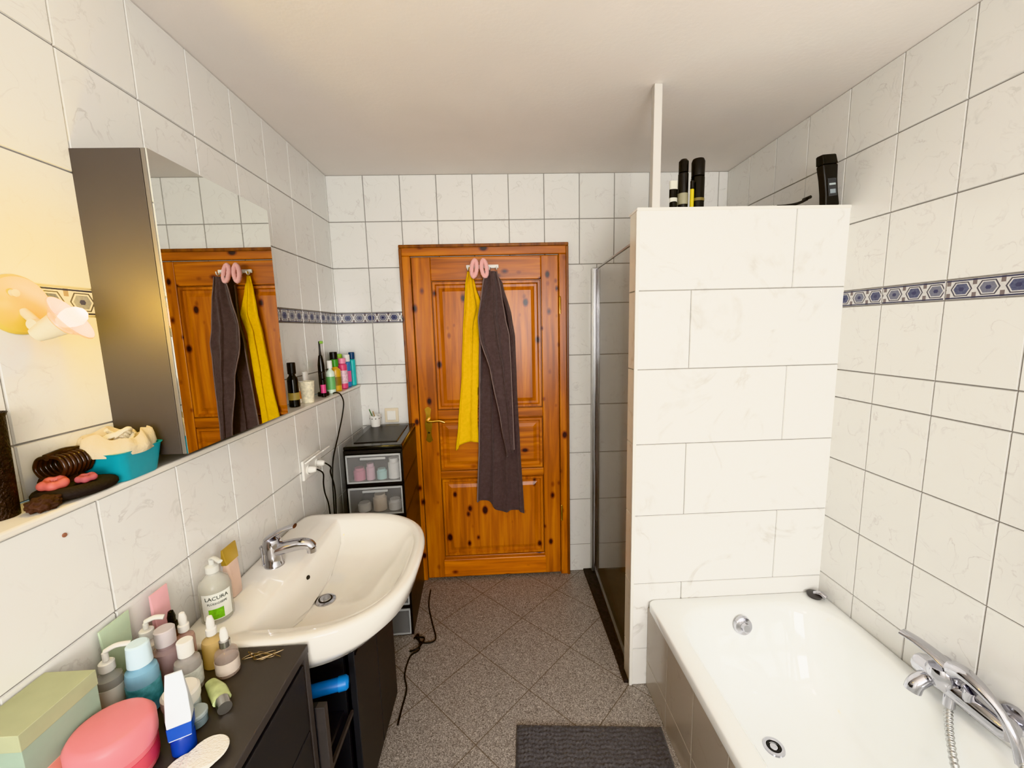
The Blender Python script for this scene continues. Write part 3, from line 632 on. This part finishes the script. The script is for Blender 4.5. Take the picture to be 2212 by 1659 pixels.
bottle('spray_bottle','white and green spray bottle on the ledge',(-.832,2.06,zl),[('body',shoulder(.02,.12,.008,.01),cm('mintw',(220,236,222))),('label_band',band(.0202,.02,.085),cm('greenlab',(120,186,120))),('cap',cyl(.012,.125,.165),m_wplast)],G)
bottle('shower_gel_bottle','amber bottle with green cap on the ledge',(-.838,2.14,zl),[('body',shoulder(.027,.125,.013,.01),cm('amber',(214,168,60),rough=.12)),('label_band',band(.0272,.03,.075),cm('brownlab',(150,120,50))),('cap',cyl(.018,.127,.165),cm('greencap',(76,150,60)))],G)
bottle('shampoo_bottle','green and black bottle on the ledge',(-.872,2.22,zl),[('body',cyl(.021,0,.15,.005),cm('greenb',(40,120,80))),('cap',cyl(.019,.151,.20),m_black)],G)
bottle('shampoo_bottle','pink bottle with patterned label on the ledge',(-.828,2.215,zl),[('body',cyl(.023,0,.135,.006),cm('pinkb',(222,90,130))),('label_band',band(.0232,.03,.10),cm('whpink',(240,200,214),var=.3,scale=90)),('cap',cyl(.019,.136,.165),cm('pkcap',(240,150,180)))],G)
bottle('deodorant_can','teal and green can on the ledge',(-.87,2.285,zl),[('body',cyl(.02,0,.15,.005),cm('tealb',(60,170,150))),('cap',cyl(.018,.151,.185),cm('lime',(150,200,70)))],G)
bottle('deodorant_can','blue and pink can on the ledge',(-.828,2.285,zl),[('body',cyl(.019,0,.14,.005),cm('blueb',(70,130,190))),('label_band',band(.0192,.03,.09),cm('pk2',(226,110,160))),('cap',cyl(.017,.141,.18),m_wplast)],G)
bottle('deodorant_can','turquoise can with dark cap on the ledge',(-.820,2.345,zl),[('body',cyl(.018,0,.15,.005),cm('turq',(60,190,190))),('cap',cyl(.016,.151,.19),cm('navycap',(40,70,110)))],G)
G2='bottles on top of the half wall'; zp=ZT+.0005
bottle('hair_spray_can','tall black can with rounded cap',(.728,1.592,zp),[('body',cyl(.0185,0,.135,.004),m_black),('cap',[(0,.136),(.0175,.136),(.0175,.175),(.012,.182),(0,.183)],m_blackg),('label_band',band(.0187,.02,.06),cm('silver_print',(150,145,120)))],G2,'spray can')
bottle('hair_spray_can','tall glossy black can with grooved cap',(.783,1.59,zp),[('body',cyl(.0245,0,.12,.004),m_blackg),('cap',[(0,.121),(.0235,.121),(.024,.172),(.020,.182),(0,.184)],m_black),('label_band',band(.0247,.03,.04),cm('gold2',(120,105,60)))],G2,'spray can')
bottle('styling_tube','small white and black styling tube',(.690,1.588,zp),[('cap',cyl(.014,0,.03),m_blackg),('body',[(.0135,.03),(.015,.06),(.016,.105),(0,.106)],cm('tubew',(206,204,190)),{'sy':.5}),('label_band',band(.0152,.045,.075),m_blackg,{'sy':.6})],G2,'tube')
bottle('styling_tube','yellow and black flat tube between the cans',(.752,1.568,zp),[('body',cyl(.007,0,.07),cm('yelt',(200,180,40))),('cap',cyl(.007,.07,.10),m_black)],G2,'tube')
SX=1.300
t=thing('shampoo_bottle','black sculpted flat shampoo bottle standing tilted','bottle',(SX,1.585,zp),G2)
def srot(lp,cx,cy,a):
    c_,s_=math.cos(a),math.sin(a); return [(cx+(x-cx)*c_-(y-cy)*s_,cy+(x-cx)*s_+(y-cy)*c_,z) for x,y,z in lp]
lp=[]
for z,w_,dd in((0,.032,.013),(.004,.034,.015),(.05,.031,.015),(.10,.032,.015),(.145,.036,.016),(.150,.036,.015),(.152,.032,.012)):
    lp.append(srot(rrect(SX,1.585,w_,dd,.007,zp+z,5),SX,1.585,.2))
loft('body',lp,m_black,t,capstart=True,ang=30)
lp=[srot(rrect(SX+o_,1.585,w_,dd,.005,zp+z,5),SX,1.585,.2) for z,w_,dd,o_ in((.152,.032,.013,0),(.153,.036,.016,0),(.184,.033,.015,-.002),(.187,.031,.013,-.002))]
loft('cap',lp,m_blackg,t,capstart=True,ang=30)
Rs=Matrix.Rotation(.2,3,'Z')
box('label_panel',(SX-.020,1.5682,zp+.035),(SX+.020,1.5700,zp+.100),cm('gunmetal',(90,92,96),rough=.25,metal=.6),t,.0006,rot=Rs,piv=(SX,1.585,zp))
box('label_stripe',(SX-.015,1.5674,zp+.075),(SX+.015,1.5682,zp+.082),cm('paleprint',(180,190,190)),t,.0003,rot=Rs,piv=(SX,1.585,zp))
box('label_stripe',(SX-.013,1.5674,zp+.045),(SX+.013,1.5682,zp+.060),cm('paleprint2',(150,160,165)),t,.0003,rot=Rs,piv=(SX,1.585,zp))
t.rotation_euler=(0,math.radians(-8),0); t.location.z+=.0048
t=thing('razor','dark razor with blue ring lying on the half wall','razor',(1.15,1.575,zp))
tube('handle',[(1.20,1.570,zp+.03),(1.165,1.572,zp+.015),(1.12,1.575,zp+.008),(1.09,1.58,zp+.008)],.005,m_black,t)
tube('blade_head',[(1.20,1.555,zp+.033),(1.20,1.590,zp+.033)],.006,m_black,t,smooth=False)
tube('blue_ring',[(1.09,1.585,zp+.0045),(1.07,1.60,zp+.0045),(1.04,1.595,zp+.0045),(1.04,1.58,zp+.0045),(1.07,1.573,zp+.0045)],.004,cm('bluering',(40,70,90)),t,closed=True)
# basin soap
zb=.8185
t=bottle('soap_dispenser','clear liquid soap pump bottle with green apple label on the basin',(-.745,1.0,zb),[('body',[(0,0),(.034,0),(.036,.003),(.036,.085),(.031,.105),(.016,.118),(.013,.122),(.013,.128),(0,.128)],M('clear_soap',(220,220,210),.06,alpha=.38)),('soap_liquid',cyl(.033,.003,.08),M('soap_liquid',(218,216,198),.15,alpha=.4)),('pump_collar',[(0,.126),(.015,.126),(.015,.142),(.006,.146),(.006,.16),(0,.16)],M('clear_pump',(224,224,218),.2,alpha=.75))])
tube('pump_nozzle',[(-.745,1.0,zb+.16),(-.73,.99,zb+.168),(-.705,.975,zb+.166)],.006,MC['clear_pump'],t,flat=.7)
def arc(name,r,a0,a1,z0,z1,mat,parent,c):
    vs=[];fs=[];n=20
    for i in range(n+1):
        a=a0+(a1-a0)*i/n
        for z in(z0,z1): vs.append((c[0]+r*math.cos(a),c[1]+r*math.sin(a),c[2]+z))
    for i in range(n): fs.append([2*i,2*i+2,2*i+3,2*i+1])
    return mk(name,vs,fs,mat,parent,True)
lc=(-.745,1.0,zb); la=math.radians(-52)
arc('paper_label',.0365,la-.95,la+.95,.012,.082,cm('label_paper',(238,240,232)),t,lc)
arc('apple_print',.0368,la-.55,la+.35,.014,.042,M('apple_green',(120,190,50),.4,var=.3,scale=90),t,lc)
cyltext('LACURA',.0135,M('label_ink',(40,50,44),.5),t,lc,.0368,la,zb+.070)
cyltext('FLÜSSIGSEIFE',.0075,MC['label_ink'],t,lc,.0368,la,zb+.056)
t=thing('hand_cream_tube','gold-topped translucent pink cream tube','tube',(-.762,1.092,zb))
lp=[rrect(-.762,1.092,a_,b_,.008,zb+z,5) for z,a_,b_ in((.0,.014,.020),(.045,.014,.021),(.046,.013,.022),(.10,.008,.026))]
loft('tube_body',lp,cm('pinktube',(222,194,178)),t,capstart=True)
lp=[rrect(-.762,1.092,a_,b_,.002,zb+z,5) for z,a_,b_ in((.1,.008,.026),(.115,.006,.028),(.145,.0025,.029))]
loft('gold_end',lp,cm('goldfoil',(200,168,84),rough=.35,metal=.5),t,capstart=True)
# cabinet toiletries
z=CZ+.0005; G3='toiletries on the dark cabinet'
t=thing('cosmetics_box','sage green and pink cardboard box','box',(-.755,.60,z),G3)
box('box_body',(-.795,.545,z+.075),(-.712,.66,z+.160),cm('mintbox',(152,172,154),rough=.6),t,.001)
box('pink_base',(-.796,.544,z),(-.711,.661,z+.077),cm('salmonbox',(222,158,142),rough=.6),t,.001)
box('lid',(-.796,.544,z+.135),(-.711,.661,z+.163),cm('olivebox',(170,174,140),rough=.6),t,.001)
bottle('cream_jar','large coral pink round jar with screw lid',(-.655,.615,z),[('body',[(0,0),(.046,0),(.053,.01),(.054,.055),(0,.055)],cm('coral',(224,118,126))),('lid',[(0,.056),(.056,.056),(.057,.062),(.057,.090),(.051,.099),(.046,.101),(.0,.0995)],cm('coral_lid',(232,140,146))),('label_band',band(.0542,.02,.045),cm('coral_lab',(200,80,96)))],G3,'jar')
t=bottle('pump_bottle','clear pump bottle with white pump head',(-.766,.732,z),[('body',shoulder(.021,.095,.01,.004),m_clear),('label_band',band(.0212,.015,.07),cm('wl',(226,226,216))),('pump_collar',cyl(.012,.098,.118),m_wplast),('pump_stem',cyl(.005,.118,.138),m_wplast)],G3)
tube('pump_nozzle',[(-.766,.732,z+.138),(-.751,.74,z+.144),(-.733,.75,z+.140)],.006,m_wplast,t,flat=.7)
bottle('toner_bottle','light blue toner bottle with pale blue cap',(-.716,.745,z),[('body',shoulder(.026,.098,.014,.004),M('blue_toner',(146,194,218),.08,alpha=.82)),('label_band',band(.0262,.022,.062),cm('teal_lab',(104,172,184),var=.3,scale=90)),('cap',[(0,.1),(.02,.1),(.018,.14),(.015,.143),(0,.143)],cm('palebluecap',(206,226,234)))],G3)
t=bottle('pump_bottle','white pump bottle with dark print',(-.770,.826,z),[('body',shoulder(.021,.085,.01,.004),M('milkyb',(220,212,206),.2)),('label_band',band(.0212,.02,.06),cm('redpr',(200,160,150),var=.2,scale=120)),('pump_collar',cyl(.013,.088,.11),m_wplast),('pump_stem',cyl(.005,.11,.125),m_wplast)],G3)
tube('pump_nozzle',[(-.770,.826,z+.127),(-.755,.832,z+.132),(-.740,.838,z+.128)],.0065,m_wplast,t,flat=.7)
bottle('toner_bottle','clear mauve bottle with translucent cap',(-.712,.802,z),[('body',shoulder(.026,.09,.016,.004),M('mauve_liquid',(180,156,156),.06,alpha=.62)),('cap',cyl(.018,.093,.128),M('clearcap',(216,208,208),.12,alpha=.65))],G3)
def dropper(lab,x,y,r,h,bm_,cap,bulb,lm=None):
    p=[('body',shoulder(r,h,.008,.004),bm_),('collar',cyl(.0105,h+.004,h+.022),cap),('rubber_bulb',[(0,h+.022),(.0075,h+.022),(.008,h+.035),(.005,h+.048),(0,h+.051)],bulb)]
    if lm: p.append(('label_band',band(r+.0002,h*.15,h*.6),lm))
    return bottle('dropper_bottle',lab,(x,y,z),p,G3)
dropper('small bottle with glossy black dropper cap',-.752,.870,.016,.07,M('amberdark',(90,50,36),.1,alpha=.85),m_blackg,m_blackg)
dropper('small glass bottle with white dropper cap',-.716,.855,.018,.075,M('rosel',(206,166,156),.08,alpha=.6),m_wplast,m_wplast)
dropper('golden serum bottle with white dropper cap',-.652,.848,.021,.068,M('gold_serum',(216,186,124),.06,alpha=.65),m_wplast,m_wplast)
dropper('clear taupe serum bottle with grey dropper cap',-.607,.822,.022,.058,M('taupe_serum',(190,172,162),.06,alpha=.45),m_alu,m_wplast,cm('prt',(206,192,180)))
t=bottle('serum_bottle','clear serum bottle with white screw cap and label',(-.660,.785,z),[('body',shoulder(.023,.075,.012,.004),M('clear2',(206,200,194),.06,alpha=.5)),('label_band',band(.0232,.012,.05),cm('lab3',(214,216,208),var=.15,scale=120)),('cap',cyl(.014,.078,.112),m_wplast)],G3)
tx,ty=-.580,.658
t=thing('hand_cream_tube','white and blue squeeze tube standing on its cap','tube',(tx,ty,z),G3)
lathe('cap',[(0,0),(.018,0),(.018,.03),(.016,.034),(0,.034)],cm('bluecap',(30,60,150)),t,(tx,ty,z))
def trot(lp,a): return srot(lp,tx,ty,a)
lp=[trot(rrect(tx,ty,a_,b_,.0015,z+zz,5),-1.1) for zz,a_,b_ in((.034,.016,.016),(.07,.012,.018),(.11,.006,.016),(.15,.0015,.012))]
loft('tube_body',lp,cm('tubewhite',(226,232,238)),t,capstart=True)
lp=[trot(rrect(tx,ty,a_,b_,.0015,z+zz,5),-1.1) for zz,a_,b_ in((.036,.0168,.0168),(.058,.0145,.0180))]
loft('blue_print',lp,cm('blueprint',(40,80,170)),t,capend=False)
bottle('cream_jar','small white cream jar with domed lid',(-.632,.726,z),[('body',[(0,0),(.026,0),(.029,.006),(.029,.028),(0,.028)],cm('milky',(206,214,214))),('lid',[(0,.029),(.030,.029),(.031,.034),(.031,.050),(.027,.055),(0,.056)],m_wplast)],G3,'jar')
bottle('cream_jar','tiny grey-blue glass jar with flat lid',(-.592,.704,z),[('body',cyl(.019,0,.016),M('greyblue',(130,146,152),.15,alpha=.85)),('lid',cyl(.020,.017,.026),cm('gblid',(160,172,174)))],G3,'jar')
t=thing('cream_tube','green and silver squeeze tube lying flat','tube',(-.58,.76,z),G3)
tube('tube_body',[(-.620,.785,z+.012),(-.59,.762,z+.013),(-.565,.738,z+.013)],.016,M('limetube',(192,204,150),.3,var=.25,scale=40),t,flat=.6,seg=16,rf=lambda q:.6+.4*min(1,q*2))
tube('cap',[(-.565,.738,z+.013),(-.548,.720,z+.013)],.0125,m_alu,t,smooth=False,seg=16)
for i,(x,y,zz) in enumerate(((-.552,.618,0),(-.532,.632,.0045),(-.524,.638,.009))):
    o=lathe('cotton_pad',[(0,0),(.029,0),(.031,.002),(.029,.004),(0,.0043)],M('cotton',(240,236,226),.95,bump=.6,bscale=300),None,(x,y,z+zz)); setlab(o,'round white cotton pad on the dark cabinet top','cotton pad','stack of cotton pads')
PXX=-.780
t=thing('hand_cream_tube','pink cosmetic tube standing near the tiles','tube',(PXX,.868,z),G3)
lp=[rrect(PXX-.001,.880,a_,b_,.001,z+zz,5) for zz,a_,b_ in((0,.008,.014),(.03,.008,.016),(.09,.005,.021),(.165,.0015,.024))]
loft('tube_body',lp,cm('rosetube',(236,180,186)),t,capstart=True)
t=thing('sachet','pale green flat tube standing against the tiles','tube',(-.785,.785,z),G3)
lp=[rrect(-.790,.782,a_,b_,.001,z+zz,5) for zz,a_,b_ in((0,.006,.020),(.03,.006,.022),(.10,.004,.028),(.165,.0015,.033))]
loft('tube_body',lp,cm('palegreen',(190,208,180)),t,capstart=True)
pts=[(-.57+.035*math.cos(k*1.9)+.002*k,.862+.014*math.sin(k*2.7),z+.0015+.001*(k%3)) for k in range(16)]
o=tube('necklace',pts,.0007,M('gold_chain',(170,150,120),.4,1),None,seg=6); setlab(o,'thin gold chain necklaces in a small tangle','necklace')
# ------------------------------------------------------------ ledge left
cxx,cyy=-.838,.900
t=thing('storage_tub','turquoise plastic tub with a beige drawstring pouch','tub',(cxx,cyy,zl))
lp=[rrect(cxx,cyy,a_,b_,.02,zl+zz,6) for zz,a_,b_ in((0,.048,.046),(.003,.050,.048),(.060,.057,.058),(.064,.060,.061),(.064,.055,.056),(.006,.047,.045))]
loft('tub_body',lp,cm('turquoise_tub',(40,150,166)),t,capstart=True)
m_linen=M('linen',(206,190,158),.9,bump=.5,bscale=120,var=.12)
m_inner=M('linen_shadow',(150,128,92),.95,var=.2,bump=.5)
# open-mouthed crumpled pouch: outer skirt folded over the tub rim, inner shade painted as darker linen
def fold(k,N,zz,w_):
    a=2*math.pi*k/N
    return w_*(.6*math.sin(5*a+zz*40)+.4*math.sin(11*a+1.3)+.35*noise.noise(Vector((math.cos(a)*3,math.sin(a)*3,zz*30))))
lp=[];N=140
for zz,rx,ry,w_ in((.056,.063,.064,.001),(.068,.066,.067,.004),(.082,.061,.062,.006),(.094,.056,.057,.007),(.0965,.053,.054,.007),(.090,.050,.051,.006),(.074,.046,.047,.004)):
    lp.append([(cxx+(rx+fold(k,N,zz,w_))*math.cos(2*math.pi*k/N),cyy+(ry+fold(k,N,zz,w_))*math.sin(2*math.pi*k/N),zl+zz+1.1*w_*math.sin(3*2*math.pi*k/N)+.5*w_*math.sin(8*2*math.pi*k/N)) for k in range(N)])
loft('fabric_pouch',lp,m_linen,t,capend=False)
lathe('pouch_inner_shade',[(.047,.078),(.040,.066),(0,.060)],m_inner,t,(cxx,cyy,zl),caps=False)
for s_ in range(7):
    a0=s_*.9
    tube('cord',[(cxx+.030*math.cos(a0+j*.8)*(1-.08*j),cyy+.030*math.sin(a0+j*.8)*(1-.08*j),zl+.078+.010*math.sin(j*1.5+s_)+.003*s_) for j in range(6)],.0045,M('rope',(240,232,208),.9,bump=.6,bscale=300),t,seg=8)
m_brown=M('dark_brown_fluff',(58,36,28),.8,bump=.6,bscale=160,var=.4)
def scrunch(name,lab,c,R_,r,mat,tilt=(0,0,0),cat='scrunchie',wob=9,nz=.25,flat=1):
    rot=Matrix.Rotation(tilt[0],3,'X')@Matrix.Rotation(tilt[1],3,'Y')
    n=40; P=[Vector(c)+rot@Vector((R_*math.cos(2*math.pi*k/n),R_*math.sin(2*math.pi*k/n),0)) for k in range(n)]
    vs,fs=tubeg(P,r,seg=16,k=4,closed=True,flat=flat); C_=Vector(c)
    vs=[v+(v-C_).normalized()*.18*r*math.sin(math.atan2((v-C_).y,(v-C_).x)*wob)+Vector((noise.noise(v*70),noise.noise(v*70+Vector((3,3,3))),noise.noise(v*70+Vector((7,7,7)))))*r*nz for v in vs]
    o=mk(name,vs,fs,mat,smooth=True); setlab(o,lab,cat); return o
def ell(name,lab,cat,c,s,mat,am=.25,seed=0,sc=4):
    bm=bmesh.new(); bmesh.ops.create_icosphere(bm,subdivisions=5,radius=1); vs=[]
    for v in bm.verts:
        n=v.co.normalized(); dd=1+am*noise.noise(n*sc+Vector((seed,0,0)))
        q=Vector((n.x*s[0],n.y*s[1],max(-.6,n.z)*s[2]))*dd; vs.append(q+Vector(c))
    bm.verts.index_update(); fs=[[v.index for v in f.verts] for f in bm.faces]; bm.free()
    o=mk(name,vs,fs,mat,None,True); setlab(o,lab,cat); return o
scrunch('scrunchie','glossy dark brown scrunchie beside the turquoise tub',(-.868,.808,zl+.026),.017,.013,m_brown,(.3,.2,0))
# claw clip: two curved rows of teeth on a rounded back
hc=thing('hair_clip','dark tortoiseshell claw hair clip on a heap','hair clip',(-.860,.812,zl+.045))
m_tort=M('tortoise_clip',(50,30,22),.15,var=.6,scale=30)
hcx,hcy,hcz=-.860,.812,zl+.046
for sgn in(-1,1):
    for i in range(7):
        yy=hcy-.027+.009*i
        tube('clip_tooth',[(hcx+sgn*.004,yy,hcz+.034),(hcx+sgn*.020,yy,hcz+.030),(hcx+sgn*.028,yy,hcz+.012),(hcx+sgn*.018,yy,hcz-.006),(hcx+sgn*.004,yy,hcz-.010)],.0036,m_tort,hc,seg=8,k=5)
tube('clip_back',[(hcx-.002,hcy-.030,hcz+.034),(hcx,hcy,hcz+.038),(hcx-.002,hcy+.030,hcz+.034)],.007,m_tort,hc)
m_blackf=M('black_fabric',(30,25,25),.85,bump=.4,bscale=180,var=.3)
o=tube('headband',[(-.862,.768,zl+.013),(-.838,.752,zl+.014),(-.808,.772,zl+.014),(-.798,.808,zl+.013),(-.804,.833,zl+.013),(-.824,.828,zl+.014),(-.834,.800,zl+.014),(-.85,.786,zl+.013)],.017,m_blackf,None,closed=True,flat=.7,seg=14); setlab(o,'soft black fabric headband on the ledge','headband')
scrunch('scrunchie','coral pink satin scrunchie lying on dark fabric',(-.840,.768,zl+.034),.013,.008,M('coral_satin',(186,100,92),.5),(.15,.1,0),wob=5,nz=.1)
scrunch('scrunchie','dusty rose velvet scrunchie on the ledge',(-.812,.800,zl+.032),.010,.006,M('rose_velvet',(160,86,92),.8),(.1,0,0),wob=5,nz=.1)
ell('scarf','dark brown crumpled fabric on the ledge','cloth',(-.820,.728,zl+.010),(.019,.024,.015),m_brown,.3,8,3)
t=thing('beaker','dark brown perforated metal beaker on the ledge','beaker',(-.868,.700,zl))
lathe('beaker_body',[(0,0),(.026,0),(.030,.175),(.033,.182),(.028,.178),(.023,.006),(0,.006)],M('dark_metal_mesh',(40,28,24),.4,.5,var=.6,scale=120,bump=1,bscale=240),t,(-.868,.700,zl))
o=lathe('wall_plug',[(0,0),(.004,0),(.004,.0015),(0,.002)],M('brown_plug',(150,104,84),.7),None,(XW+.0005,.732,1.19),axis=(1,0,0),seg=16); setlab(o,'small brown wall plug in a drilled tile','wall plug')
# ------------------------------------------------------------ lights
def area(name,loc,size,sy,energy,col,rot):
    l=bpy.data.lights.new(name,'AREA'); l.shape='RECTANGLE'; l.size=size; l.size_y=sy; l.energy=energy; l.color=col
    o=bpy.data.objects.new(name,l); COL.objects.link(o); o.location=loc; o.rotation_euler=rot; return o
area('window_daylight',(xm,YN+.01,1.58),1.3,1.15,58,(1,.985,.96),(math.radians(98),0,0))
def point(name,loc,e,col,r):
    l=bpy.data.lights.new(name,'POINT'); l.energy=e; l.color=col; l.shadow_soft_size=r
    o=bpy.data.objects.new(name,l); COL.objects.link(o); o.location=loc
bp=s0+ax*.118
point('bulb_light',bp,2.1,(1,.68,.10),.02)
point('ceiling_fill_light',(.25,-.6,1.8),11,(1,.94,.85),.15)  # fill light added behind the camera to brighten the ceiling, no fitting there
w=bpy.data.worlds.new('World'); SC.world=w; w.use_nodes=True
nt=w.node_tree; bg=nt.nodes['Background']; sky=nt.nodes.new('ShaderNodeTexSky'); sky.sky_type='HOSEK_WILKIE'; nt.links.new(sky.outputs[0],bg.inputs[0]); bg.inputs[1].default_value=1.0
# ------------------------------------------------------------ camera
yaw,pi_,ro=.0387,.1369,.0252
F=Vector((math.sin(yaw)*math.cos(pi_),math.cos(yaw)*math.cos(pi_),-math.sin(pi_)))
R0=Vector((math.cos(yaw),-math.sin(yaw),0)); U0=R0.cross(F)
Rc=R0*math.cos(ro)-U0*math.sin(ro); Uc=R0*math.sin(ro)+U0*math.cos(ro)
cd=bpy.data.cameras.new('camera'); cam=bpy.data.objects.new('camera',cd); COL.objects.link(cam)
cd.sensor_fit='HORIZONTAL'; cd.sensor_width=36; cd.lens=875.26/2212*36; cd.clip_start=.02
mw=Matrix.Identity(4)
for i in range(3): mw[i][0]=Rc[i];mw[i][1]=Uc[i];mw[i][2]=-F[i]
mw[0][3],mw[1][3],mw[2][3]=0,0,1.545
cam.matrix_world=mw; SC.camera=cam
